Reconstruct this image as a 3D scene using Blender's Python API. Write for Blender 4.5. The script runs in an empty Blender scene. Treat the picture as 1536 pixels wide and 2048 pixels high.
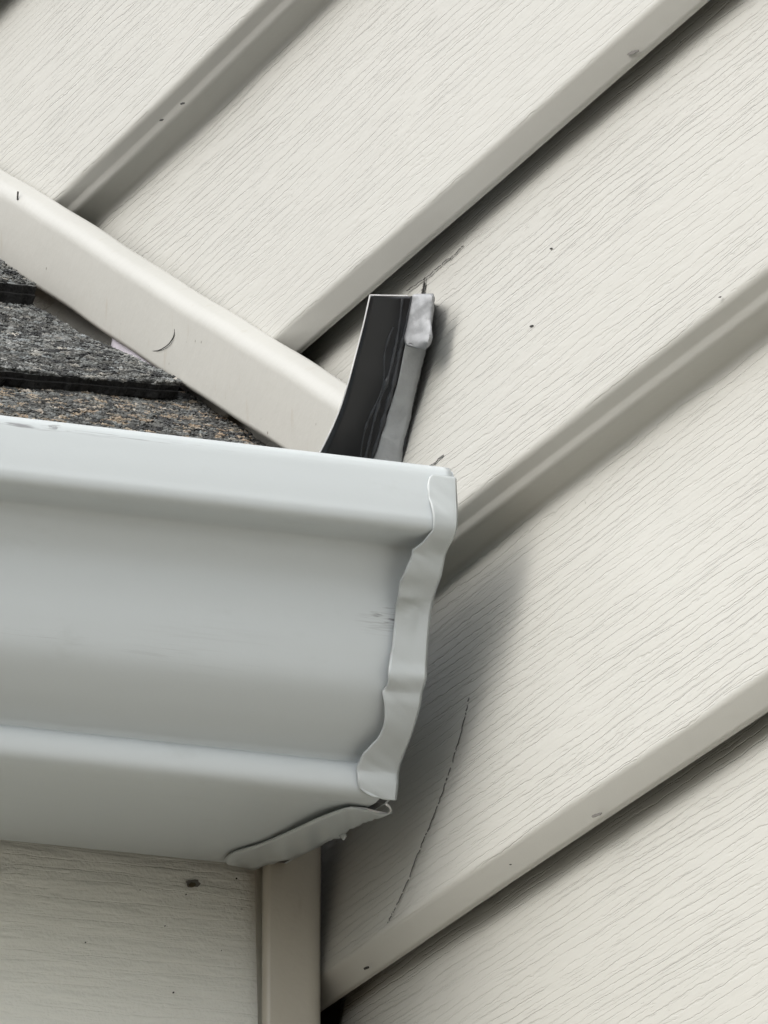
import bpy, math, random
import numpy as np

# ------------------------------------------------------------------ camera, world, sun, exposure
SC = bpy.context.scene
F, D = 20000.0, 20000.0 / 7300.0             # focal length in photo pixels, metres to the wall point in the middle
def _rot(a, b, c):
    Rx = np.array([[1, 0, 0], [0, math.cos(a), -math.sin(a)], [0, math.sin(a), math.cos(a)]])
    Ry = np.array([[math.cos(b), 0, math.sin(b)], [0, 1, 0], [-math.sin(b), 0, math.cos(b)]])
    Rz = np.array([[math.cos(c), -math.sin(c), 0], [math.sin(c), math.cos(c), 0], [0, 0, 1]])
    return Rz @ Rx @ Ry
_M = _rot(*np.radians([-17.3285, 20.2385, -0.3159]))
RC = np.array([_M[:, 0], -_M[:, 2], _M[:, 1]]).T      # world -> camera
CAM = RC.T @ np.array([0, 0, D])
from mathutils import Matrix, Vector
cd = bpy.data.cameras.new('camera'); cam = bpy.data.objects.new('camera', cd)
SC.collection.objects.link(cam); SC.camera = cam
cd.sensor_fit = 'VERTICAL'; cd.sensor_height = 36; cd.sensor_width = 27
cd.lens = 36 * F / 2048; cd.clip_start = 0.05; cd.clip_end = 500
mw = Matrix.Identity(4)
for i in range(3):
    for j in range(3): mw[i][j] = RC.T[i, j]
    mw[i][3] = CAM[i]
cam.matrix_world = mw

w = bpy.data.worlds.new('World'); SC.world = w; w.use_nodes = True
nt = w.node_tree; nt.nodes.clear()
FRONT_SKY = 1.6
SUN_EL, SUN_AZ = math.radians(34), math.radians(253)     # azimuth measured from +Y clockwise
sky = nt.nodes.new('ShaderNodeTexSky'); sky.sky_type = 'NISHITA'; sky.sun_disc = False
sky.sun_elevation = SUN_EL; sky.sun_rotation = SUN_AZ; sky.air_density = 1.0; sky.dust_density = 4.0
hs = nt.nodes.new('ShaderNodeHueSaturation'); hs.inputs['Saturation'].default_value = 0.34
bg = nt.nodes.new('ShaderNodeBackground'); bg.inputs['Strength'].default_value = 0.12
wo = nt.nodes.new('ShaderNodeOutputWorld')
tcw = nt.nodes.new('ShaderNodeTexCoord'); sxw = nt.nodes.new('ShaderNodeSeparateXYZ'); mr = nt.nodes.new('ShaderNodeMapRange')
nt.links.new(tcw.outputs['Generated'], sxw.inputs[0]); nt.links.new(sxw.outputs[2], mr.inputs[0])
mr.inputs[1].default_value = 0.08; mr.inputs[2].default_value = 0.9; mr.inputs[3].default_value = 0.015; mr.inputs[4].default_value = 1.9
fr = nt.nodes.new('ShaderNodeMapRange'); nt.links.new(sxw.outputs[1], fr.inputs[0])     # low sky boosted in front, added as fill for front-facing surfaces
fr.interpolation_type = 'SMOOTHSTEP'; fr.inputs[1].default_value = -.45; fr.inputs[2].default_value = -1.0; fr.inputs[3].default_value = 0.0; fr.inputs[4].default_value = FRONT_SKY
hz = nt.nodes.new('ShaderNodeMapRange'); nt.links.new(sxw.outputs[2], hz.inputs[0]); hz.inputs[1].default_value = -.02; hz.inputs[2].default_value = 0.06
ml = nt.nodes.new('ShaderNodeMath'); ml.operation = 'MULTIPLY'; nt.links.new(fr.outputs[0], ml.inputs[0]); nt.links.new(hz.outputs[0], ml.inputs[1])
ad = nt.nodes.new('ShaderNodeMath'); ad.operation = 'ADD'; nt.links.new(mr.outputs[0], ad.inputs[0]); nt.links.new(ml.outputs[0], ad.inputs[1])
vm = nt.nodes.new('ShaderNodeVectorMath'); vm.operation = 'SCALE'                  # an overcast sky is brightest overhead
nt.links.new(sky.outputs[0], hs.inputs['Color']); nt.links.new(hs.outputs[0], vm.inputs[0]); nt.links.new(ad.outputs[0], vm.inputs['Scale'])
nt.links.new(vm.outputs[0], bg.inputs['Color'])
nt.links.new(bg.outputs[0], wo.inputs['Surface'])
sl = bpy.data.lights.new('sun', 'SUN'); sl.energy = 0.8; sl.angle = math.radians(125); sl.color = (1.0, 0.985, 0.96)
so = bpy.data.objects.new('sun', sl); SC.collection.objects.link(so)
sd = Vector((math.sin(SUN_AZ) * math.cos(SUN_EL), math.cos(SUN_AZ) * math.cos(SUN_EL), math.sin(SUN_EL)))
so.rotation_euler = sd.to_track_quat('Z', 'Y').to_euler()
SC.view_settings.view_transform = 'Standard'; SC.view_settings.look = 'None'
SC.view_settings.gamma = 1; SC.view_settings.use_curve_mapping = False
SC.view_settings.exposure = 0.94
SC.cycles.max_bounces = 8; SC.cycles.diffuse_bounces = 6

# ------------------------------------------------------------------ measuring helpers (sight line met with a real plane)
def ray(px, py): return RC.T @ np.array([(px - 768) / F, (1024 - py) / F, -1.0])
def onX(px, py, x): r = ray(px, py); return CAM + (x - CAM[0]) / r[0] * r
def onY(px, py, y): r = ray(px, py); return CAM + (y - CAM[1]) / r[1] * r
PITCH = math.radians(27.82)
DV = np.array([0, math.cos(PITCH), math.sin(PITCH)]); NV = np.array([0, -math.sin(PITCH), math.cos(PITCH)])
def onP(px, py, n): r = ray(px, py); return CAM + (n - CAM @ NV) / (r @ NV) * r

rng = np.random.default_rng(7); random.seed(7)

# ------------------------------------------------------------------ object helpers
def root(name, label, cat, loc=(0, 0, 0), group=None):
    o = bpy.data.objects.new(name, None); SC.collection.objects.link(o)
    o.location = loc; o.empty_display_size = 0.05; o['label'] = label; o['category'] = cat
    if group: o['group'] = group
    return o
def mesh(name, verts, faces, mat, parent=None, smooth=35, label=None, origin=None):
    base = np.zeros(3)
    p = parent
    while p is not None: base += np.array(p.location); p = p.parent
    V = np.asarray(verts, float) - base
    o3 = np.array(origin, float) - base if origin is not None else np.zeros(3)
    V = V - o3
    me = bpy.data.meshes.new(name); me.from_pydata(V.tolist(), [], [tuple(int(i) for i in f) for f in faces])
    me.materials.append(mat); me.update()
    if smooth is not None:
        me.shade_smooth(); me.set_sharp_from_angle(angle=math.radians(smooth))
    o = bpy.data.objects.new(name, me); SC.collection.objects.link(o)
    o.location = o3
    if parent: o.parent = parent
    if label: o['label'] = label
    return o
def grid_faces(nr, nc, flip=False, off=0):
    f = []
    for i in range(nr - 1):
        for j in range(nc - 1):
            a = off + i * nc + j; q = (a, a + 1, a + nc + 1, a + nc)
            f.append(q[::-1] if flip else q)
    return f
def solid(o, t, offset=-1):
    m = o.modifiers.new('thickness', 'SOLIDIFY'); m.thickness = t; m.offset = offset; return o
def fillet(pts, n=6):
    """polyline of (a, b, r) -> rounded polyline"""
    P = [np.array(p[:2], float) for p in pts]; out = []
    for i, p in enumerate(pts):
        r = p[2] if len(p) > 2 else 0
        if i in (0, len(pts) - 1) or r <= 0: out.append(P[i]); continue
        a = P[i - 1] - P[i]; b = P[i + 1] - P[i]; la, lb = np.linalg.norm(a), np.linalg.norm(b); a /= la; b /= lb
        ang = math.acos(max(-1, min(1, a @ b)))
        t = min(r / math.tan(ang / 2), la * .48, lb * .48)
        s, e = P[i] + a * t, P[i] + b * t
        for k in range(n + 1):
            u = k / n; out.append((1 - u) ** 2 * s + 2 * u * (1 - u) * P[i] + u * u * e)
    return np.array(out)
def catmull(P, n=8):
    P = np.array(P, float); Q = np.vstack([2 * P[0] - P[1], P, 2 * P[-1] - P[-2]]); out = []
    for i in range(1, len(Q) - 2):
        for k in range(n):
            t = k / n; a, b, c, d = Q[i - 1], Q[i], Q[i + 1], Q[i + 2]
            out.append(.5 * ((2 * b) + (c - a) * t + (2 * a - 5 * b + 4 * c - d) * t * t + (3 * b - a - 3 * c + d) * t ** 3))
    out.append(P[-1]); return np.array(out)
def wob(x, seed, amps):
    """smooth 1-D wobble, amps = [(wavelength, amplitude)]"""
    r = np.random.default_rng(seed); y = np.zeros_like(np.asarray(x, float))
    for wl, a in amps:
        for k in range(3):
            y = y + a / 1.7 * np.sin(2 * math.pi * x / (wl * r.uniform(.6, 1.6)) + r.uniform(0, 6.28))
    return y
def tube(path, rad, n=6):
    path = np.array(path, float); V = []; Fc = []; m = len(path)
    rad = np.broadcast_to(rad, (m,))
    for i, p in enumerate(path):
        t = path[min(i + 1, m - 1)] - path[max(i - 1, 0)]; t /= np.linalg.norm(t) + 1e-12
        u = np.cross(t, [0.3, .2, 1.0]); u /= np.linalg.norm(u); v = np.cross(t, u)
        for k in range(n):
            a = 2 * math.pi * k / n; V.append(p + rad[i] * (math.cos(a) * u + math.sin(a) * v))
    for i in range(m - 1):
        for k in range(n): Fc.append((i * n + k, i * n + (k + 1) % n, (i + 1) * n + (k + 1) % n, (i + 1) * n + k))
    Fc.append(tuple(range(n))[::-1]); Fc.append(tuple(range((m - 1) * n, m * n)))
    return V, Fc
def box(lo, hi):
    V = [(x, y, z) for x in (lo[0], hi[0]) for y in (lo[1], hi[1]) for z in (lo[2], hi[2])]
    return V, [(0, 1, 3, 2), (4, 6, 7, 5), (0, 4, 5, 1), (2, 3, 7, 6), (0, 2, 6, 4), (1, 5, 7, 3)]
def join(parts):
    V = []; Fc = []
    for v, f in parts:
        o = len(V); V.extend([tuple(p) for p in v]); Fc.extend([tuple(i + o for i in q) for q in f])
    return V, Fc

# ------------------------------------------------------------------ materials
class NB:
    def __init__(s, name):
        s.m = bpy.data.materials.new(name); s.m.use_nodes = True; s.t = s.m.node_tree; s.n = s.t.nodes
        s.b = s.n['Principled BSDF']; s.tc = s.n.new('ShaderNodeTexCoord').outputs['Object']
    def put(s, sock, v):
        if hasattr(v, 'is_output') or isinstance(v, bpy.types.NodeSocket): s.t.links.new(v, sock)
        else: sock.default_value = v
    def math(s, op, a, b=0.0, c=None, clamp=False):
        n = s.n.new('ShaderNodeMath'); n.operation = op; n.use_clamp = clamp; s.put(n.inputs[0], a); s.put(n.inputs[1], b)
        if c is not None: s.put(n.inputs[2], c)
        return n.outputs[0]
    def sep(s, v): n = s.n.new('ShaderNodeSeparateXYZ'); s.put(n.inputs[0], v); return n.outputs
    def comb(s, x, y, z):
        n = s.n.new('ShaderNodeCombineXYZ'); s.put(n.inputs[0], x); s.put(n.inputs[1], y); s.put(n.inputs[2], z); return n.outputs[0]
    def scale(s, v, k): n = s.n.new('ShaderNodeVectorMath'); n.operation = 'MULTIPLY'; s.put(n.inputs[0], v); n.inputs[1].default_value = k; return n.outputs[0]
    def noise(s, v, sc=1, det=2, rough=.5, dist=0):
        n = s.n.new('ShaderNodeTexNoise'); s.put(n.inputs['Vector'], v); n.inputs['Scale'].default_value = sc
        n.inputs['Detail'].default_value = det; n.inputs['Roughness'].default_value = rough; n.inputs['Distortion'].default_value = dist
        return n.outputs['Fac']
    def vor(s, v, sc):
        n = s.n.new('ShaderNodeTexVoronoi'); s.put(n.inputs['Vector'], v); n.inputs['Scale'].default_value = sc; return n.outputs
    def step(s, v, a, b, lo=0.0, hi=1.0):
        n = s.n.new('ShaderNodeMapRange'); n.interpolation_type = 'SMOOTHSTEP'; s.put(n.inputs[0], v)
        n.inputs[1].default_value = a; n.inputs[2].default_value = b; n.inputs[3].default_value = lo; n.inputs[4].default_value = hi; return n.outputs[0]
    def mix(s, f, a, b):
        n = s.n.new('ShaderNodeMix'); n.data_type = 'RGBA'; s.put(n.inputs['Factor'], f); s.put(n.inputs['A'], a); s.put(n.inputs['B'], b); return n.outputs['Result']
    def ramp(s, f, stops):
        n = s.n.new('ShaderNodeValToRGB'); s.put(n.inputs[0], f); e = n.color_ramp.elements
        while len(e) < len(stops): e.new(0.5)
        for k, (p, c) in enumerate(stops): e[k].position = p; e[k].color = (*c, 1)
        return n.outputs['Color']
    def bump(s, h, dist, strength=1.0, normal=None):
        n = s.n.new('ShaderNodeBump'); s.put(n.inputs['Height'], h); n.inputs['Distance'].default_value = dist; n.inputs['Strength'].default_value = strength
        if normal is not None: s.put(n.inputs['Normal'], normal)
        return n.outputs['Normal']
    def blob(s, c, r):
        """1 inside an ellipsoid around c"""
        n = s.n.new('ShaderNodeVectorMath'); n.operation = 'SUBTRACT'; s.put(n.inputs[0], s.tc); n.inputs[1].default_value = tuple(c)
        k = s.scale(n.outputs[0], tuple(1 / q for q in r)); l = s.n.new('ShaderNodeVectorMath'); l.operation = 'LENGTH'; s.put(l.inputs[0], k)
        return s.step(l.outputs['Value'], 1.0, 0.35)
    def done(s, col, rough=.5, normal=None, metal=0.0, spec=.5):
        s.put(s.b.inputs['Base Color'], col if not isinstance(col, tuple) else (*col, 1)); s.put(s.b.inputs['Roughness'], rough)
        s.b.inputs['Metallic'].default_value = metal; s.b.inputs['Specular IOR Level'].default_value = spec
        if normal is not None: s.put(s.b.inputs['Normal'], normal)
        return s.m

def siding_mat(name, along, col, amp=1.0, line=1.0, spacing=285.0, speck=1.0):
    N = NB(name); x, y, z = N.sep(N.tc)
    u = y if along == 'y' else x
    v = N.math('ADD', z, N.math('MULTIPLY', x if along == 'y' else y, .35))
    P = lambda su, sv, k=0.0: N.comb(N.math('MULTIPLY', u, su), N.math('MULTIPLY', v, sv), k)
    n1 = N.noise(P(4, 34), det=2, rough=.5); n2 = N.noise(P(26, 200, 3), det=2); nf = N.noise(P(230, 900, 9), det=1)
    ph = N.math('ADD', N.math('MULTIPLY', v, spacing), N.math('MULTIPLY', n1, 4.2))
    ph = N.math('ADD', ph, N.math('MULTIPLY', n2, 1.0)); ph = N.math('ADD', ph, N.math('MULTIPLY', nf, .32))
    def lines(phase, wd, mask):
        fr = N.math('ABSOLUTE', N.math('SUBTRACT', N.math('FRACT', phase), .5))
        return N.math('MULTIPLY', N.step(fr, wd * .85, wd * .1), mask)
    m1 = N.step(N.noise(P(16, 200, 5), det=2), .30, .52)
    l1 = lines(ph, .12, m1)
    ph2 = N.math('ADD', N.math('MULTIPLY', ph, 1.63), N.math('MULTIPLY', N.noise(P(18, 110, 17), det=2), 1.4))
    m2 = N.step(N.noise(P(42, 330, 25), det=2), .46, .58)
    l2 = lines(ph2, .15, m2)
    dash = N.math('MULTIPLY', N.step(N.noise(P(170, 1300, 41), det=1), .62, .74), N.step(N.noise(P(20, 60, 33)), .45, .6))
    g = N.math('MAXIMUM', l1, N.math('MULTIPLY', l2, .7)); g = N.math('MAXIMUM', g, N.math('MULTIPLY', dash, .6))
    # no grain is pressed into the undersides of the butts
    gn = N.n.new('ShaderNodeNewGeometry'); nz = N.sep(gn.outputs['Normal'])[2]
    flat = N.step(nz, -.45, -.22)
    g = N.math('MULTIPLY', g, flat)
    g = N.math('MULTIPLY', g, N.step(N.noise(P(7, 16, 51), det=2), .30, .62, .55, 1.0))       # worn softer in places
    peel = N.noise(N.tc, 900, det=2, rough=.5); lump = N.noise(P(60, 260, 7), det=2)
    h = N.math('SUBTRACT', N.math('ADD', N.math('MULTIPLY', peel, .22), N.math('MULTIPLY', N.math('MULTIPLY', lump, N.step(nz, -.6, -.2)), .9)), N.math('MULTIPLY', g, line))
    nrm = N.bump(h, .00030 * amp, 1.0)
    base = N.mix(N.noise(N.tc, 22, det=3), (*[c * .975 for c in col], 1), (*[min(1, c * 1.02) for c in col], 1))
    groove_shade = N.math('MULTIPLY', g, .09 * line)  # shading of the pressed grooves, painted into the base colour
    base = N.mix(groove_shade, base, (col[0] * .42, col[1] * .41, col[2] * .38, 1))
    vd = N.vor(N.scale(N.tc, (1, 1, 1.3)), 62)
    sp = N.math('MULTIPLY', N.step(vd['Distance'], .045, .02), N.math('GREATER_THAN', N.sep(vd['Color'])[0], 1 - .06 * speck))
    base = N.mix(N.math('MULTIPLY', sp, .75), base, (.09, .08, .06, 1))
    return N.done(base, .42, nrm, spec=.45)

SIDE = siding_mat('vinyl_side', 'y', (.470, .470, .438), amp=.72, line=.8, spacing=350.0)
FRONT = siding_mat('vinyl_front', 'x', (.70, .71, .66), amp=4.0, line=.07, spacing=330.0, speck=.6)  # same vinyl as the side, colour lightened to stand in for fill light

def vinyl(name, col, rough=.34, speck=.0):
    N = NB(name)
    base = N.mix(N.noise(N.tc, 30, det=3), (*[c * .96 for c in col], 1), (*col, 1))
    if speck:
        vd = N.vor(N.tc, 120); thr = N.noise(N.tc, 18, det=1)
        sp = N.math('MULTIPLY', N.step(vd['Distance'], .075, .03), N.math('GREATER_THAN', N.math('ADD', N.sep(vd['Color'])[0], N.math('MULTIPLY', thr, .5)), 1.18 - .15 * speck))
        base = N.mix(N.math('MULTIPLY', sp, .8), base, (.07, .055, .04, 1))
        st = N.math('MULTIPLY', N.step(N.noise(N.scale(N.tc, (1, 1, .25)), 260, det=2), .66, .8), .35)
        base = N.mix(st, base, (.32, .28, .22, 1))
    h = N.math('ADD', N.math('MULTIPLY', N.noise(N.tc, 800, det=2), .35), N.noise(N.tc, 190, det=1))
    return N.done(base, rough, N.bump(h, .00012), spec=.5)
TRIM = vinyl('vinyl_trim', (.420, .420, .390), .40, 1.0)
POST = vinyl('vinyl_post', (.44, .415, .35), .34, .5)

def paint(name, col, scuffs=(), rough=.33, bump=.00005, smudge=.5):
    N = NB(name)
    base = N.mix(N.noise(N.tc, 14, det=3), (*[c * .965 for c in col], 1), (*col, 1))
    stain = N.math('MULTIPLY', N.step(N.noise(N.scale(N.tc, (1, 2, 2)), 45, det=4, rough=.6), .60, .78), .34 * smudge)
    base = N.mix(stain, base, (col[0] * .6, col[1] * .6, col[2] * .56, 1))
    for c, r, st, k in scuffs:
        nz = N.step(N.noise(N.scale(N.tc, st), 1, det=3, rough=.65), .50, .60)
        base = N.mix(N.math('MULTIPLY', N.math('MULTIPLY', N.blob(c, r), nz), k), base, (.16, .16, .17, 1))
    vd = N.vor(N.tc, 75)
    sp = N.math('MULTIPLY', N.step(vd['Distance'], .06, .025), N.math('GREATER_THAN', N.sep(vd['Color'])[1], .90))
    base = N.mix(N.math('MULTIPLY', sp, .7), base, (.08, .08, .07, 1))
    h = N.math('ADD', N.math('ADD', N.noise(N.tc, 60, det=1), N.math('MULTIPLY', N.noise(N.tc, 22, det=2), 4.0)), N.math('MULTIPLY', N.noise(N.tc, 1100, det=2), .25))
    return N.done(base, rough, N.bump(h, bump), spec=.5)

def plain(name, col, rough=.5, metal=0.0, spec=.5, bsc=300, bd=.0001, var=.25):
    N = NB(name)
    c = N.mix(N.noise(N.tc, bsc * .4, det=3), (*[k * (1 - var) for k in col], 1), (*[min(1, k * (1 + var)) for k in col], 1))
    return N.done(c, rough, N.bump(N.noise(N.tc, bsc, det=3), bd), metal, spec)

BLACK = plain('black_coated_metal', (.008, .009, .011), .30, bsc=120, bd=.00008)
SEAL = plain('dark_sealant', (.035, .038, .042), .45, bsc=500, bd=.0004)
GREYLEG = plain('grey_weathered_metal', (.29, .30, .30), .55, bsc=350, bd=.0004, var=.3)
CAULK = plain('white_caulk', (.29, .30, .31), .5, bsc=300, bd=.0005, var=.12)
BARE = plain('bare_metal_edge', (.75, .75, .75), .35)
DARK = plain('dark_mark', (.02, .019, .017), .7)
GREYMARK = plain('grey_mark', (.13, .125, .115), .7)
PENCIL = plain('pencil_line', (.11, .11, .105), .7)
WRAP = plain('sheathing_board', (.17, .145, .12), .8)
LILAC = plain('mill_finish_flashing', (.74, .71, .80), .35, spec=.5)
LAWNM = plain('lawn', (.085, .062, .036), .9, bsc=6, bd=.02, var=.35)
FELT = plain('shingle_edge', (.012, .012, .012), .9, bsc=500, bd=.001)

def granule_mat(name, warm):
    N = NB(name)
    v = N.vor(N.scale(N.tc, (.8, 1, 1)), 430); r, g, b = N.sep(v['Color'])
    c = N.ramp(r, [(0, (.016, .017, .018)), (.25, (.045, .047, .047)), (.48, (.105, .107, .10)), (.70, (.16, .172, .17)),
                   (.82, (.27, .225, .165) if warm else (.17, .165, .15)), (.94, (.27, .205, .145) if warm else (.21, .23, .235)), (1, (.36, .34, .30))])
    z = N.noise(N.tc, 55, det=2)
    c = N.mix(N.step(z, .35, .65, 0, .35), c, N.ramp(g, [(0, (.02, .022, .023)), (.6, (.06, .062, .06)), (1, (.16, .15, .13))]))
    h = N.math('SUBTRACT', 1.0, v['Distance'])
    return N.done(c, .8, N.bump(h, .0008), spec=.35)
GRANW, GRANC = granule_mat('granules_brown_grey', True), granule_mat('granules_blue_grey', False)

# ------------------------------------------------------------------ setting: lawn far below
GZ = -2.7
V, Fc = [(-60, -60, GZ), (60, -60, GZ), (60, 60, GZ), (-60, 60, GZ)], [(0, 1, 2, 3)]
lawn = mesh('ground', V, Fc, LAWNM); lawn['kind'] = 'structure'

# ------------------------------------------------------------------ side wall (plane x = 0, faces -x)
YF = 0.0184                                     # plane of the front wall siding
wall = root('side_wall', 'tall cream vinyl clapboard wall with deep diagonal laps filling the right side', 'wall', (0, 0, GZ))
LIP_U = 0.0632; PER = 0.1959
def panel_profile(zt, mid):
    return fillet([(.0010, zt + .024), (.0002, zt, .003), (-.0108, zt - mid, .0030), (-.0074, zt - mid - .0028, .0032), (-.0060, zt - mid - .0050, .0032), (.0014, zt - mid - .0072, .0025), (.0008, zt - mid - .0150, .007),
                   (-.0116, zt - .1956, .0030), (-.0071, zt - .2015, .0018), (-.0055, zt - .2017, .0008), (-.0053, zt - .198)], 6)
def face_x(z):
    for zt, mid, P in PANELS:
        if zt - .1962 < z <= zt:
            return float(np.interp(-z, -P[:, 1], P[:, 0])) if False else P[np.argmin(abs(P[:, 1] - z)), 0]
    return 0.0
PANELS = []
def panel_dense(P):
    out = []
    for a, b in zip(P[:-1], P[1:]):
        m = max(1, int(np.linalg.norm(b - a) / .0005)); out += [a + (b - a) * q / m for q in range(m)]
    return np.array(out + [P[-1]])
ys = np.concatenate([np.linspace(-3.2, -.42, 30), np.arange(-.41, .45, .0022), np.linspace(.46, 4.2, 30)])
ks = [-1, 0, 1]
zt0 = LIP_U + .1997
for k in range(-7, 14):
    zt = zt0 - k * PER + (.010 if k < 0 else 0)
    mid = .0893 if k == 0 else .0920
    P = panel_profile(zt, mid); 
    if k in (0, 1, 2): PANELS.append((zt, mid, panel_dense(P)))
    fine = k in (-1, 0, 1, 2)
    yy = ys if fine else np.array([-3.2, -1, 0, 1, 4.2])
    if k >= 2:
        yy = np.append(yy[yy < YF + .0115], YF + .0134)
    P0 = P; P = []
    for a, b in zip(P0[:-1], P0[1:]):
        m = max(1, int(np.linalg.norm(b - a) / .004)); P += [a + (b - a) * q / m for q in range(m)]
    P = np.array(P + [P0[-1]])
    V = []
    for i, (px_, pz) in enumerate(P):
        wx = wob(yy, 11 + k, [(.5, .0004), (.2, .00008)]) if fine else 0 * yy
        # the pressed grain makes the crease a little ragged
        cre = math.exp(-((pz - (zt - mid)) / .0016) ** 2) + math.exp(-((pz - (zt - .1962)) / .0016) ** 2)
        rag = (wob(yy, 31 + k, [(.09, .00005)]) * cre) if fine else 0 * yy
        wz = wob(yy, 71 + k, [(.7, .0006), (.25, .0001)]) if fine else 0 * yy
        for j, y in enumerate(yy):
            V.append((px_ + wx[j] + rag[j], y, pz + wz[j] + rag[j]))
    o = mesh('siding_panel', V, grid_faces(len(P), len(yy), flip=False), SIDE, wall, smooth=60)
    solid(o, .0011, -1)
V, Fc = box((-.0045, YF + .0142, GZ), (-.0030, YF + .06, -.139)); mesh('receiving_channel', V, Fc, POST, wall, smooth=None)
V, Fc = box((.0035, -3.2, GZ), (.12, 4.2, zt0 + 7 * PER)); mesh('sheathing', V, Fc, WRAP, wall, smooth=None)

def on_wall(px, py, lift=.0007):
    x = -.006
    for _ in range(6):
        p = onX(px, py, x); x = face_x(p[2])
    p = onX(px, py, x - lift); return p
def ribbon(name, pix, width, mat, parent, locate, dashes=None, seed=1, label=None):
    """thin mark lying on a surface; pix in photo pixels, width in metres"""
    P = catmull([(a, b) for a, b in pix], 14); r = np.random.default_rng(seed); jj = wob(np.arange(len(P)), seed, [(9, .7), (4, .4)]); pts = np.array([locate(a + q, b) for (a, b), q in zip(P, jj)]); n = len(pts); parts = []; wv = width * (0.6 + .8 * r.random(n)); wv[0] = wv[-1] = width * .15
    t = np.gradient(pts, axis=0); t /= np.linalg.norm(t, axis=1)[:, None]
    view = CAM - pts; nn = np.array([-1.0, 0, 0])
    if parent is not None and parent.name.startswith('front'): nn = np.array([0, -1.0, 0])
    s = np.cross(t, nn); s /= np.linalg.norm(s, axis=1)[:, None]
    keep = np.ones(n, bool) if dashes is None else (r.random(n) < dashes)
    for i in range(n - 1):
        if keep[i]:
            a, b = pts[i], pts[i + 1]; w0, w1 = wv[i] / 2, wv[i + 1] / 2
            q = [a - s[i] * w0, a + s[i] * w0, b + s[i + 1] * w1, b - s[i + 1] * w1]
            parts.append((q + [p - nn * .0002 for p in q], [(0, 1, 2, 3), (7, 6, 5, 4), (0, 4, 5, 1), (1, 5, 6, 2), (2, 6, 7, 3), (3, 7, 4, 0)]))
    V, Fc = join(parts); return mesh(name, V, Fc, mat, parent, smooth=None, label=label)
ribbon('pencil_line', [(937, 1395), (925, 1450), (905, 1520), (882, 1590), (860, 1648), (838, 1700), (812, 1768), (790, 1815), (774, 1846)], .00030, PENCIL, wall, on_wall, .78, 5, 'broken dark pencil line')
ribbon('scratch', [(812, 582), (835, 566), (860, 548), (892, 520), (902, 515), (925, 491)], .00022, PENCIL, wall, on_wall, .85, 8, 'fine dark scratch')
ribbon('scratch', [(852, 935), (868, 926), (886, 909)], .00025, PENCIL, wall, on_wall, .9, 9, 'short dark scratch above the gutter')
ribbon('slit', [(845.5, 594), (845.5, 585), (847, 574), (848.5, 566)], .0008, DARK, wall, on_wall, None, 3, 'narrow black slit cut in the siding')
ribbon('slit_edge', [(842, 594), (844, 580), (847, 566), (849, 554)], .0004, GREYMARK, wall, on_wall, .7, 4)

def spot(pix, rx, ry, name, mat, parent, locate, seed=0, label=None):
    r = np.random.default_rng(seed); c = locate(*pix)
    out = []; n = 14
    for k in range(n):
        a = 2 * math.pi * k / n; s = r.uniform(.75, 1.1)
        out.append(locate(pix[0] + rx * s * math.cos(a), pix[1] + ry * s * math.sin(a) - rx * s * math.cos(a) * (.35 if parent is wall else 0)))
    V = [c] + out; Fc = [(0, 1 + k, 1 + (k + 1) % n) for k in range(n)]
    return solid(mesh(name, V, Fc, mat, parent, smooth=None, label=label), .0002, 0)
spot((1266, 105), 12, 3.5, 'weep_hole', GREYMARK, wall, lambda a, b: onX(a, b, -.0088), 1)
spot((1193, 1630), 12, 3.2, 'weep_hole', GREYMARK, wall, lambda a, b: onX(a, b, -.0096), 2)
for k, (a, b, s) in enumerate([(1063, 652, 3.5), (733, 1936, 6), (1021, 1729, 2.2), (365, 207, 4.5), (323, 240, 4), (1102, 497, 2.5), (1440, 594, 2.6)]):
    spot((a, b), s, s * .5, 'dark_speck', DARK, wall, (lambda a, b: onX(a, b, -.0095)) if k in (1, 3, 4) else on_wall, 10 + k)

# ------------------------------------------------------------------ front wall under the gutter (plane y = YF, faces -y)
front = root('front_wall', 'shaded cream clapboard wall below the gutter with horizontal wood grain', 'wall', (-1, YF, GZ))
ZB = -.0990                                      # where the gutter's underside meets it
XL = onY(535, 1850, YF - .003)[0]
zt = ZB + .010
xs = np.concatenate([np.linspace(-3, -.2, 12), np.arange(-.195, XL + .0015, .003), [XL + .0015]])
for k in range(0, 13):
    z = zt - k * .2
    P = fillet([(.0095, z + .012), (.009, z, .003), (.0001, z - .094, .0016), (.005, z - .098, .003), (.009, z - .102, .006), (.0001, z - .196, .0017), (.005, z - .2008, .002), (.0065, z - .197)], 4)
    xx = xs if k == 0 else np.array([-3, -1, XL + .0015])
    V = [(x, YF + a - .003 + (0.0002 * math.sin(x * 90) if k == 0 else 0), b) for a, b in P for x in xx]
    solid(mesh('siding_panel', V, grid_faces(len(P), len(xx), flip=True), FRONT, front, smooth=60), .0011, -1)
V, Fc = box((-3, YF + .016, GZ), (-.012, YF + .15, ZB + .06)); mesh('sheathing', V, Fc, WRAP, front, smooth=None)
loc_f = lambda a, b: onY(a, b, YF - .0012)
def ff(a, b):
    p = onY(a, b, YF); zz = p[2]
    yy = YF - .003 + .009 - .0089 * (zt - zz) / .094
    return onY(a, b, yy - .0005)
spot((386, 1767), 15, 8.5, 'nail_hole', GREYMARK, front, ff, 21, 'muddy nail hole')
o = spot((384, 1770), 8, 5, 'hole_mud', plain('mud', (.07, .06, .035), .9), front, lambda a, b: ff(a, b) + np.array([0, -.0004, 0]), 22)
for k, (a, b, s) in enumerate([(372, 1789, 2.5), (171, 1885, 2.5), (347, 1985, 3), (473, 1757, 3), (330, 1852, 2), (443, 1901, 1.6), (280, 1780, 1.5)]):
    spot((a, b), s * .62, s * .62, 'dark_speck', DARK, front, ff, 30 + k)

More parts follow.
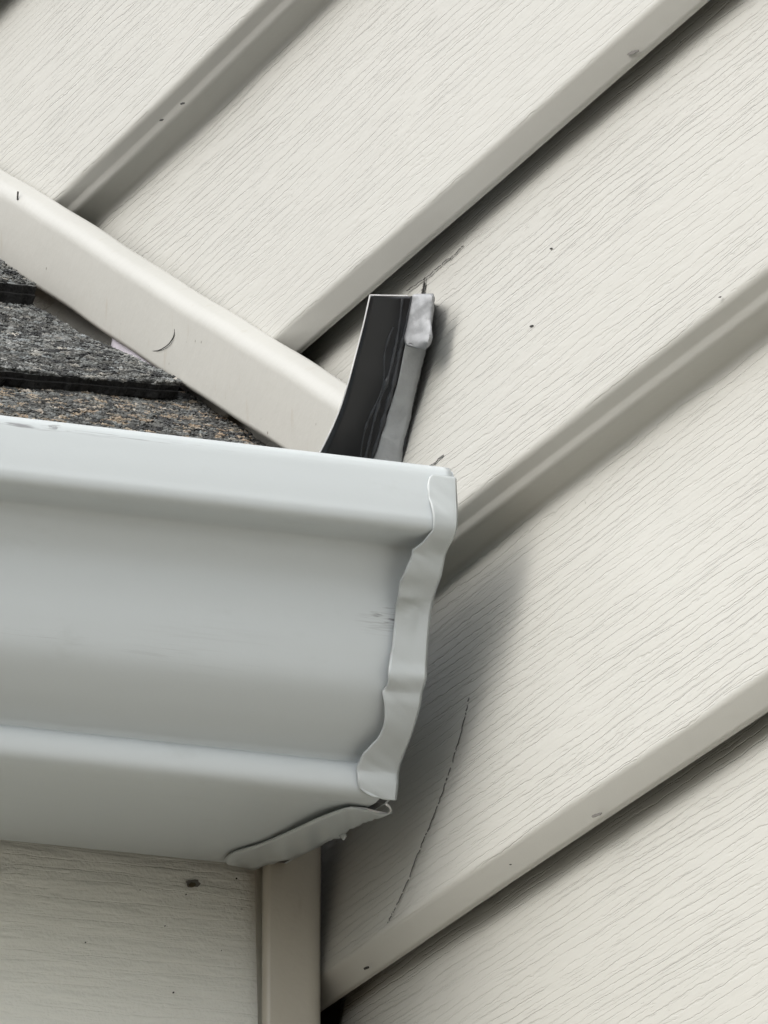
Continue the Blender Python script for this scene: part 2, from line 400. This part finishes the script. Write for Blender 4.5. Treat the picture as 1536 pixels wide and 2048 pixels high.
# ------------------------------------------------------------------ vertical corner post
YP = YF - .0055
xa, xb = onY(535, 1850, YP)[0], onY(643, 1850, YP)[0]
P = fillet([(xa + .010, YF + .0055), (xa + .0008, YF + .0052), (xa + .0004, YF - .0028, .0006), (xa, YP + .0006, .0008), (xa + .0006, YP, .0006), (xb - .0002, YP, .0042), (xb, YP + .009, .002), (xb, YF + .012), (xb - .002, YF + .014)], 7)
zz = np.concatenate([[GZ], np.linspace(-.2, ZB + .012, 40)])
V = [(a + .00012 * math.sin(z * 70), b, z) for z in zz for a, b in P]
post = mesh('corner_post', V, grid_faces(len(zz), len(P), flip=True), POST, smooth=50, origin=(xa, YF, GZ))
post['label'] = 'narrow beige vertical corner trim rising to the gutter end'; post['category'] = 'corner trim'
solid(post, .001, -1)

# ------------------------------------------------------------------ roof
rf = root('shingle_roof', 'dark granular asphalt shingle roof behind the white gutter lip', 'roof', (-1, 0, 0))
XE = -.0200
pe = onP(347, 756, 0)                             # placeholder, refined below
p0 = onX(347, 756, XE); N2 = float(p0 @ NV)
def d_of(px, py, n): return float(onP(px, py, n) @ DV)
def course(dn, n, x_end_fn, d0_fn, mat, d1, gran, seed, thick, fine=True):
    """top sheet of granules from the butt d0(x) up-slope to d1, its butt edge `thick` deep"""
    XR = max(x_end_fn(a) for a in np.linspace(d0_fn(XE), d0_fn(XE) + .15, 12)) + .0006; xs = np.concatenate([np.linspace(-2.5, -.25, 10), np.arange(-.245, XR, .0012)]) if fine else np.array([-2.5, -1, -.3, XE])
    ds = np.concatenate([np.linspace(0, .03, 12), np.linspace(.036, d1, 60)]) if fine else np.array([0, .05, d1])
    d0 = np.array([d0_fn(x) for x in xs]); V = []
    ed = wob(xs, seed, [(.004, .00035), (.02, .0005), (.09, .0006)]) if fine else 0 * xs
    lo = 0 * xs + thick
    def pt(x, d, nn): return DV * d + NV * nn + np.array([x, 0, 0])
    rows = []
    rows.append([pt(x, d0[i] + .004, n - thick * (1.0 + .1 * math.sin(x * 60))) for i, x in enumerate(xs)])
    rows.append([pt(x, d0[i] + .0012 + ed[i] * 1.6, n - thick * .97) for i, x in enumerate(xs)])
    rows.append([pt(x, d0[i] + .0001 + ed[i] * .6, n - thick * .50) for i, x in enumerate(xs)])
    rows.append([pt(x, d0[i] + .0009 + ed[i], n - thick * .46) for i, x in enumerate(xs)])
    rows.append([pt(x, d0[i] + ed[i], n - .0006) for i, x in enumerate(xs)])
    edge = mesh('butt_edge', [p for r in rows for p in r], grid_faces(len(rows), len(xs)), FELT, None, smooth=None)
    top = []
    for d in ds:
        for i, x in enumerate(xs):
            xx = min(x, x_end_fn(d0[i] + d))
            u = .00035 * math.sin(x * 130 + seed + d * 40) + .0004 * math.sin(x * 37 + d * 90)
            top.append(pt(xx, d0[i] + ed[i] * max(0, 1 - d / .01) + d, n - (.0006 if d == 0 else 0) + (u if d > 0 else 0)))
    o = mesh('shingle_course', top, grid_faces(len(ds), len(xs)), mat, rf, smooth=60)
    # stone granules pressed into the sheet
    if gran:
        m = gran; gx = rng.uniform(-.205, XR, m); gd = rng.uniform(0, .150, m) ; keep = []
        d0g = np.interp(gx, xs, d0 + ed)
        gx = np.minimum(gx, np.array([x_end_fn(a) for a in d0g + gd]) - rng.uniform(0, .0006, m))
        u = .00035 * np.sin(gx * 130 + seed + gd * 40) + .0004 * np.sin(gx * 37 + gd * 90)
        c = DV[None] * (d0g + gd)[:, None] + NV[None] * (n + u + rng.uniform(-.0001, .00035, m))[:, None]; c[:, 0] = gx
        r = rng.uniform(.00040, .00078, m)
        base = np.array([(1, 0, 0), (-1, 0, 0), (0, 1, 0), (0, -1, 0), (0, 0, 1), (0, 0, -1)], float)
        fo = np.array([(0, 2, 4), (2, 1, 4), (1, 3, 4), (3, 0, 4), (2, 0, 5), (1, 2, 5), (3, 1, 5), (0, 3, 5)])
        J = rng.normal(0, .25, (m, 6, 3)); B = (base[None] + J); ang = rng.uniform(0, 6.28, m)
        ca, sa = np.cos(ang)[:, None], np.sin(ang)[:, None]
        bx = B[:, :, 0] * ca - B[:, :, 1] * sa; by = B[:, :, 0] * sa + B[:, :, 1] * ca
        B = np.stack([bx * 1.25, by, B[:, :, 2] * .8], 2) * r[:, None, None]
        VV = (c[:, None] + B).reshape(-1, 3); FF = (fo[None] + 6 * np.arange(m)[:, None, None]).reshape(-1, 3)
        g = mesh('granule_coat', VV, FF, mat, o, smooth=None)
        g['kind'] = 'stuff'
    b = edge; b.parent = o; b.data.transform(Matrix.Translation((1, 0, 0)))
    return o
TH = .0052
e2 = lambda x: .1177 + .0108 * max(-1, min(1.6, (x + .079) / .046)) if x > -.14 else .1030
def e2(x):
    s = (x + .079) / .046
    return .1177 + .0108 * max(-1.2, s) + (.006 * max(0, s - 1) ** 2 if s > 1 else 0)
endf = lambda d: XE + .0009 * math.sin(d * 120) + .0005 * math.sin(d * 500)
endf1 = lambda d: -.0132 + .0004 * math.sin(d * 300)
def endf2(d):
    return float(np.interp(d, [.135, .155, .185, .205, .25, .30], [XE, XE - .004, XE - .0065, XE - .010, XE - .0135, XE - .014])) + .0004 * math.sin(d * 700) + .0003 * math.sin(d * 1900)
course(0, N2 - TH, endf1, lambda x: e2(x) - .139, GRANW, .17, 68000, 3, .004)
course(0, N2, endf2, e2, GRANC, .17, 68000, 5, TH * .95)
N3 = N2 + .0070; D3 = d_of(0, 567, N3)
e3 = lambda x: D3 + .10 * (x + .10)
course(0, N3, endf2, e3, GRANC, .17, 20000, 8, .0068)
for k in range(4, 22):
    course(0, N2 + TH * .95 * (k - 2) * .35, endf, lambda x, k=k: .39 + .14 * (k - 4), GRANC, .15, 0, k, .004, fine=False)
# deck board under the shingles
def slab(x0, x1, d0, d1, n0, n1):
    return [np.array([x, 0, 0]) + DV * d + NV * n for x in (x0, x1) for d in (d0, d1) for n in (n0, n1)], box((0, 0, 0), (1, 1, 1))[1]
V, Fc = slab(-2.5, -.016, -.0, 3.2, N2 - TH - .022, N2 - TH - .0045); mesh('roof_deck', V, Fc, WRAP, rf, smooth=None)
V, Fc = slab(-2.5, -.0170, -.004, .01, N2 - TH - .024, N2 - TH - .0047); mesh('drip_edge', V, Fc, LILAC, rf, smooth=None)

# pale step flashing between roof and wall, showing under the trim
XS = -.0160
sf = []
for d in np.linspace(.148, .215, 24):
    sf.append([np.array([XS, 0, 0]) + DV * d + NV * (N2 - TH - .004), np.array([XS + .0004 * math.sin(d * 30), 0, 0]) + DV * d + NV * (float(onX(300, 719, -.018) @ NV) + .006)])
V = [p for r in sf for p in r]
flash = mesh('step_flashing', V, grid_faces(len(sf), 2), LILAC, smooth=60, origin=V[0])
flash['label'] = 'pale lilac metal flashing strip glimpsed in the gap beneath the sloping trim'; flash['category'] = 'flashing'
solid(flash, .0005, 0)

# ------------------------------------------------------------------ sloping trim along the roof line
pa, pb = onX(0, 522, -.018), onX(575, 900, -.018)
dt = pb - pa; dt[0] = 0; dt /= np.linalg.norm(dt); nt_ = np.array([0, dt[2], -dt[1]]);  nt_ = nt_ if nt_[2] > 0 else -nt_
prof = fillet([(.0, .0012), (-.0145, .0008, .0005), (-.0172, .0, .0006), (-.0182, .0008, .0007), (-.0182, .0208, .0052), (-.0127, .0232, .0006), (-.0124, .0205, .0004), (-.0150, .0200), (-.0150, .010)], 9)
end = onX(690, 835, -.018)
L = float((end - pa) @ dt)
tt = np.concatenate([np.linspace(-2.2, -.05, 12), np.linspace(-.04, L, 90)])
V = []
for t in tt:
    for a, b in prof:
        q = pa + dt * t + nt_ * (b + .00025 * math.sin(t * 26) + .00012 * math.sin(t * 90 + 1)); V.append((a + .0002 * math.sin(t * 35), q[1], q[2]))
trim = mesh('roofline_trim', V, grid_faces(len(tt), len(prof), flip=False), TRIM, smooth=60, origin=tuple(end))
trim['label'] = 'cream vinyl trim channel sloping down above the shingles'; trim['category'] = 'trim channel'
solid(trim, .0011, -1)
on_trim = lambda a, b: onX(a, b, -.0187)
P = catmull([(350, 658), (348, 671), (341, 684), (330, 694), (316, 701), (300, 702)], 8)
V, Fc = tube([onX(a, b, -.0191 - .0006 * math.sin(i / len(P) * 3.1)) for i, (a, b) in enumerate(P)], np.linspace(.00022, .00010, len(P)))
hair = mesh('hair', V, Fc, DARK, smooth=60, origin=V[0]); hair['label'] = 'long thin curved dark hair stuck on the sloping trim'; hair['category'] = 'hair'
fl = [[(36, 383), (35, 397)], [(193, 627), (190, 635)], [(243, 666), (241, 672)], [(139, 534), (135, 537)], [(500, 818), (501, 823)], [(540, 857), (539, 861)]]
labs = ['short dark fibre near the upper left end of the sloping trim', 'thick short dark fibre left of the long curved hair', 'tiny dark fibre just left of the long curved hair',
        'tiny slanted dark fibre in the upper half of the sloping trim', 'short black fibre near the lower end of the sloping trim', 'smallest black fibre lowest on the sloping trim']
for k, q in enumerate(fl):
    V, Fc = tube([onX(a, b, -.0188) for a, b in catmull(q + [(q[-1][0] + .8, q[-1][1] + 1.5)], 3)], (.0003, .00022, .0002, .0002, .0003, .0002)[k])
    h = mesh('fibre', V, Fc, DARK if k != 2 else GREYMARK, smooth=60, origin=V[0]); h['label'] = labs[k]; h['category'] = 'fibre'; h['group'] = 'dark fibres stuck on the trim'

# ------------------------------------------------------------------ gutter
XG = -.0242
GUT = root('gutter', 'white metal gutter with a curved front and dented right end', 'gutter', tuple(onX(780, 1600, XG)))
def S(a, b): p = onX(a, b, XG + .0002); return (p[1], p[2])
sil = [(903, 958), (904.5, 1000), (905, 1030), (905, 1048), (902, 1062), (893, 1073), (878, 1086), (867, 1100), (862, 1130), (852, 1185), (846.5, 1250), (841, 1320), (832, 1385), (812, 1450), (787, 1512)]
sm = catmull([S(*q) for q in sil], 7)
topP = [S(858, 985), S(860, 972), S(872, 959), S(888, 946.5), S(895.5, 941.5), S(900, 944), S(902.5, 950)]    # inner hem, over the top
low = [S(779.5, 1529), S(779, 1536)]
band = catmull([S(779.5, 1538), S(784, 1546), S(785.5, 1560), S(784.5, 1580), S(780, 1594), S(771, 1604)], 6)
back = np.array([YF - .0035, ZB])
bot = [band[-1] + (back - band[-1]) * k for k in np.linspace(.08, 1, 12)]
gp = np.vstack([catmull(topP, 5)[:-1], sm, low, band, bot, [(back[0], back[1] + .02), (back[0], back[1] + .088)]])
xs = np.concatenate([np.linspace(-2.4, -.3, 14), np.linspace(-.29, XG, 130)])
V = []
for i, (a, b) in enumerate(gp):
    wv = wob(xs + i * .0003, 91, [(.16, .00012)])
    for j, x in enumerate(xs):
        V.append((min(x, XG - .0032) if len(topP) * 5 + len(sm) + 12 < i < len(topP) * 5 + len(sm) + 42 else x, a + wv[j], b + wv[j] * .5))
scl = []
def rel(p): return np.array(p) - np.array(GUT.location)
def onG(px, py):
    """sight line on the gutter's own surface"""
    best = None; r = ray(px, py)
    for i in range(len(gp) - 1):
        (y0, z0), (y1, z1) = gp[i], gp[i + 1]
        # intersect plane through segment parallel to x
        nrm = np.array([0, z1 - z0, -(y1 - y0)]); den = r @ nrm
        if abs(den) < 1e-12: continue
        t = (np.array([0, y0, z0]) - CAM) @ nrm / den; p = CAM + t * r
        s = ((p[1] - y0) * (y1 - y0) + (p[2] - z0) * (z1 - z0)) / ((y1 - y0) ** 2 + (z1 - z0) ** 2 + 1e-15)
        if -.01 <= s <= 1.01 and (best is None or t < best[0]): best = (t, p)
    return best[1] if best else onY(px, py, -.12)
for (px, py, r, st, k) in [(50, 853, (.014, .004, .0014), (60, 900, 900), .75), (300, 883, (.03, .004, .0012), (40, 1400, 1400), .5), (118, 858, (.006, .004, .0012), (300, 900, 900), .7),
                           (775, 1233, (.006, .008, .003), (160, 1600, 1600), .85), (765, 1245, (.010, .008, .005), (90, 2200, 2200), .25),
                           (100, 1275, (.02, .006, .002), (50, 1500, 1500), .22), (300, 1303, (.016, .006, .002), (60, 1500, 1500), .12), (690, 1604, (.012, .006, .0016), (80, 900, 900), .6),
                           (640, 1650, (.012, .006, .004), (120, 500, 900), .35), (420, 1300, (.03, .02, .01), (30, 700, 900), .06)]:
    scl.append((rel(onG(px, py)), r, st, k))
GPAINT = paint('gutter_paint', (.505, .545, .557), scl)
tr = mesh('trough', V, grid_faces(len(gp), len(xs), flip=False), GPAINT, GUT, smooth=50)
solid(tr, .0008, -1)
for k, (a, b, s, e) in enumerate([(769, 1053, 4.5, 1.8), (796, 1098, 3, 2.2), (719, 1119, 2.5, 2.2), (540, 1466, 6, 2), (449, 1021, 6, 1.8), (768, 1127, 4, 1.6), (698, 1064, 2.2, 1.4), (356, 1421, 2, 1.5), (814, 1092, 3, 2)]):
    spot((a, b), s, e, 'dirt_fleck', DARK if k not in (4, 5) else GREYMARK, GUT, lambda a, b: onG(a, b) + np.array([0, -.0004, -.0001]), 50 + k)

# end cap: plate across the end, folded flange wrapped round onto the curved front
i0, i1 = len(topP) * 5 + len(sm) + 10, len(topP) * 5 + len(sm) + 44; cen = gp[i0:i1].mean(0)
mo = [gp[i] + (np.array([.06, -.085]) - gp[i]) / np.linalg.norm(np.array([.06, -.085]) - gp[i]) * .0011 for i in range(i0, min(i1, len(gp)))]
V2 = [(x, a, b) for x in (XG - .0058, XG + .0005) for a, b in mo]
solid(mesh('gap_shade_sheet', V2, grid_faces(2, len(mo)), BLACK, GUT, smooth=None), .0003, 0)  # black sheet added inside the open corner to stand in for deep shade
cap = mesh('end_cap_plate', [(XG + .0006, a, b) for a, b in gp[14:]], [tuple(range(len(gp) - 14))], GPAINT, GUT, smooth=None)
solid(cap, .0006, 0)
csil = catmull([S(*q) for q in [(903, 958), (904.5, 1000), (905.5, 1040), (900.5, 1066), (883, 1104), (873, 1150), (857, 1200), (849, 1260), (843.5, 1330), (835.5, 1390), (820, 1450), (797, 1513), (788.5, 1543), (787, 1570), (783, 1599)]], 9)
dz_key = [(958, 44), (964, 52), (985, 55), (1005, 53), (1035, 47), (1060, 43), (1078, 52), (1095, 66), (1117, 66), (1140, 72), (1160, 75), (1190, 71), (1225, 68), (1250, 66), (1298, 67), (1330, 70), (1353, 74), (1366, 69), (1380, 68), (1392, 73), (1413, 66), (1435, 60), (1457, 57), (1478, 60), (1508, 76), (1540, 80), (1568, 77), (1585, 70), (1594, 56), (1598, 44)]
def prY(p):
    c = RC @ (np.array(p) - CAM); return 1024 - F * c[1] / -c[2]
CAPM = paint('end_cap_paint', (.46, .495, .50), [], rough=.30, bump=.00012, smudge=1.3)
cols = 15; V = []
tan = np.gradient(csil, axis=0); tan /= np.linalg.norm(tan, axis=1)[:, None]
nor = np.stack([tan[:, 1], -tan[:, 0]], 1)          # outward (towards -y)
if nor[:, 0].mean() > 0: nor = -nor
for i, (a, b) in enumerate(csil):
    yimg = prY((XG + .0002, a, b)); wpx = np.interp(yimg, [q[0] for q in dz_key], [q[1] for q in dz_key]); wm = wpx / 6850
    for j in range(cols):
        u = j / (cols - 1); x = XG + .0009 - wm * u
        lift = .0010 + .0006 * math.exp(-((yimg - 1170) / 60) ** 2) * u
        # dents from crimping
        lift += .0014 * math.exp(-((yimg - 1352) / 16) ** 2) * (1 - .35 * u) - .0012 * math.exp(-((yimg - 1386) / 12) ** 2) * (.4 + .6 * u)
        lift += .0007 * math.exp(-((yimg - 1192) / 14) ** 2) * u - .0007 * math.exp(-((yimg - 1165) / 18) ** 2) * u
        lift -= .0006 * math.exp(-((yimg - 1240) / 40) ** 2 - ((u - .3) / .15) ** 2) 
        lift += .00022 * math.sin(yimg * .045 + u * 4) * u
        lift += .0016 * math.exp(-((yimg - 1135) / 42) ** 2) * u ** 2 + float(wob(np.array([yimg + 40 * u]), 15, [(70, .00016), (23, .00007)])[0]) * (.3 + u)
        if j == 0: lift -= .0007
        V.append((x, a + nor[i, 0] * lift, b + nor[i, 1] * lift))
fl = mesh('front_flange', V, grid_faces(len(csil), cols, flip=True), CAPM, GUT, smooth=40, label='crimped dented end flange'); solid(fl, .0006, -1)

# lower flange of the cap: sprung loose, hanging under the gutter's bottom
def ug(px, py, drop=.0):
    """point on the plane of the gutter's underside, lowered by drop"""
    p0 = np.array([0, band[-1][0], band[-1][1]]); e = np.array([0, back[0] - band[-1][0], back[1] - band[-1][1]]); nrm = np.array([0, -e[2], e[1]]); nrm /= np.linalg.norm(nrm)
    if nrm[2] > 0: nrm = -nrm
    r = ray(px, py); t = (p0 + nrm * drop - CAM) @ nrm / (r @ nrm); return CAM + t * r
topE = catmull([(449, 1720), (458, 1709), (480, 1700), (520, 1688), (560, 1671), (600, 1653), (640, 1635), (675, 1622), (700, 1615.5), (730, 1619), (760, 1626), (778, 1627), (783, 1621)], 6)
botE = catmull([(456, 1728), (480, 1733), (508, 1739), (530, 1729), (560, 1721), (590, 1715), (615, 1703), (645, 1688), (666, 1676), (683, 1675), (695, 1661), (715, 1651), (735, 1642), (760, 1634.5), (784, 1625)], 6)
def resample(P, n):
    s = np.r_[0, np.cumsum(np.linalg.norm(np.diff(P, axis=0), axis=1))]; t = np.linspace(0, s[-1], n); return np.stack([np.interp(t, s, P[:, 0]), np.interp(t, s, P[:, 1])], 1)
n = 80; A, B = resample(topE, n), resample(botE, n); V = []
for i in range(n):
    for j in range(9):
        u = j / 8; q = A[i] * (1 - u) + B[i] * u
        jag = (1.2 * math.sin(i * 2.1) + .8 * math.sin(i * 5.3)) if (j == 8 and 48 < i < 72) else 0
        s = i / n
        drop = .0017 + .0011 * math.exp(-((s - .55) / .2) ** 2) * (1 - u) + .0009 * math.sin(s * 19 + u * 2.5) * u * (1 - s) + .0006 * math.sin(s * 43) * u + .0010 * u * (1 - u)
        V.append(ug(q[0], q[1] + jag, drop))
lf = mesh('lower_flange', V, grid_faces(n, 9), CAPM, GUT, smooth=60, label='loose torn lower flange hanging below the gutter bottom'); solid(lf, .0005, 0)
# torn burr, curled lip and open gap at the corner
bp = [ug(676, 1672, .0022), ug(690, 1668, .0024), ug(692, 1672, .003), ug(687, 1680, .0038), ug(683, 1675, .003)]
o = mesh('torn_burr', [tuple(p) for p in bp], [(0, 1, 2, 3, 4)], CAPM, lf, smooth=None); solid(o, .0005, 0)
E_ = catmull([(700, 1615), (730, 1618), (755, 1624), (773, 1627), (781, 1622), (779, 1614), (773, 1609)], 6)
V, Fc = tube([onX(700, 1615, -.030) * 0 + ug(a, b, .0016) for a, b in E_], .00032, 6)
mesh('curled_lip', V, Fc, BARE, lf, smooth=60)

# ------------------------------------------------------------------ kickout flashing
KO = root('kickout_flashing', 'upright black metal strip with a grey caulked edge standing above the gutter end', 'flashing', tuple(onX(745, 925, -.020)))
XF = -.0135
foldp = catmull([(831, 592), (822, 640), (808, 700), (796, 760), (780, 815), (764, 870), (743, 935)], 6)
leftp = catmull([(741, 590), (727, 652), (711, 714), (696, 770), (678, 825), (657, 873), (630, 925)], 6)
rightp = catmull([(867, 592), (865, 625), (862, 660), (850, 700), (841, 740), (830, 790), (818, 840), (810, 885), (797, 945)], 6)
m = 60; foldp, leftp, rightp = (resample(q, m) for q in (foldp, leftp, rightp)); V = []
for i in range(m):
    f3 = onX(*foldp[i], XF)
    # the black leg runs sideways from the fold: same depth, out to the left edge
    w_ = (foldp[i][0] - leftp[i][0]) / 6850
    l3 = onY(leftp[i][0], leftp[i][1], f3[1] + .0015)
    for j in range(9):
        u = j / 8; p = l3 * (1 - u) + f3 * u
        p = p + np.array([0, .0012 * math.sin(u * math.pi), 0]); V.append(p)
bl = mesh('black_leg', V, grid_faces(m, 9), BLACK, KO, smooth=60); solid(bl, .0006, 0)
V, Fc = tube([V[i * 9] + np.array([-.0002, -.0002, 0]) for i in range(m)], .00022, 5); mesh('bare_edge', V, Fc, BARE, KO, smooth=60)
V, Fc = tube([np.array(onX(741, 590, XF)) * 0 + onY(a, b, onX(831, 592, XF)[1]) for a, b in [(741, 590), (760, 590.5), (790, 591), (815, 591.5)]], .00016, 5); mesh('bare_edge', V, Fc, BARE, KO, smooth=60)
V = []
for i in range(m):
    f3 = onX(*foldp[i], XF)
    g3 = onX(rightp[i][0], rightp[i][1], -.0078)
    for j in range(8):
        u = j / 7; p = f3 * (1 - u) + g3 * u
        p = p + np.array([-.0010 * math.sin(u * math.pi), 0, 0]) + np.array([float(wob(np.array([i * 1.0]), 5 + j // 3, [(14, .00018), (5, .00006)])[0]) * u, 0, 0])
        V.append(p)
gl = mesh('grey_edge', V, grid_faces(m, 8), GREYLEG, KO, smooth=60); solid(gl, .0008, 0)
# return of the metal towards the wall
V = []
for i in range(m):
    g3 = onX(rightp[i][0], rightp[i][1], -.0078)
    V += [g3, g3 + np.array([.0019, .0058, .0016]), g3 + np.array([.0052, .0145, .003])]
wl = mesh('wall_leg', V, grid_faces(m, 3), SEAL, KO, smooth=60); solid(wl, .0006, 0)
# white caulk smeared over the top of the grey edge
a_, b_ = resample(catmull([(829, 591), (824, 620), (818, 650), (812, 675), (816, 688), (822, 690)], 6), 40), resample(catmull([(866, 591), (865, 615), (862, 640), (864, 660), (859, 684), (852, 696)], 6), 40); V = []
for i in range(40):
    for j in range(14):
        u = j / 13; q = a_[i] * (1 - u) + b_[i] * u; s = i / 39
        h = .0002 + .0003 * math.sin(math.pi * u) ** .6 + float(wob(np.array([s + u * .35]), 77, [(.45, .00012), (.16, .00005)])[0]) + float(wob(np.array([s * .5 - u * .6]), 78, [(.3, .00009)])[0]) + .0005 * math.exp(-((s - .85) / .08) ** 2)
        if j in (0, 13) or i in (0, 39): h *= .1
        V.append(onX(q[0], q[1], XF + .0025 * u - h * .8 - .0003))
ck = mesh('caulk_smear', V, grid_faces(40, 14), CAULK, KO, smooth=80, label='smeared pale caulk'); solid(ck, .0006, -1)
# ridges of dark sealant along the fold
for k, (sh, rr, sd_) in enumerate([(-6, .0006, 1), (-20, .0005, 2), (-30, .0003, 3)]):
    path = []
    for i in range(m):
        if k == 2 and i < 10: continue
        f3 = onX(*foldp[i], XF); l3 = onY(leftp[i][0], leftp[i][1], f3[1] + .0015)
        wd = np.linalg.norm(l3 - f3) * 7000; u = max(.0, min(.7, -(sh * (1 + .16 * math.sin(i * .075 * (1 + k) + k * 2))) / max(wd, 1)))
        path.append(f3 * (1 - u) + l3 * u + np.array([0, .0004 + .0010 * math.sin(u * math.pi), -.0003]) + np.array([0, -.0004, 0]))
    r = np.random.default_rng(sd_); V, Fc = tube(path, rr * (.55 + .5 * np.abs(wob(np.arange(len(path)), sd_, [(17, 1), (6, .5)]))), 7); mesh('sealant_ridge', V, Fc, SEAL, KO, smooth=70)
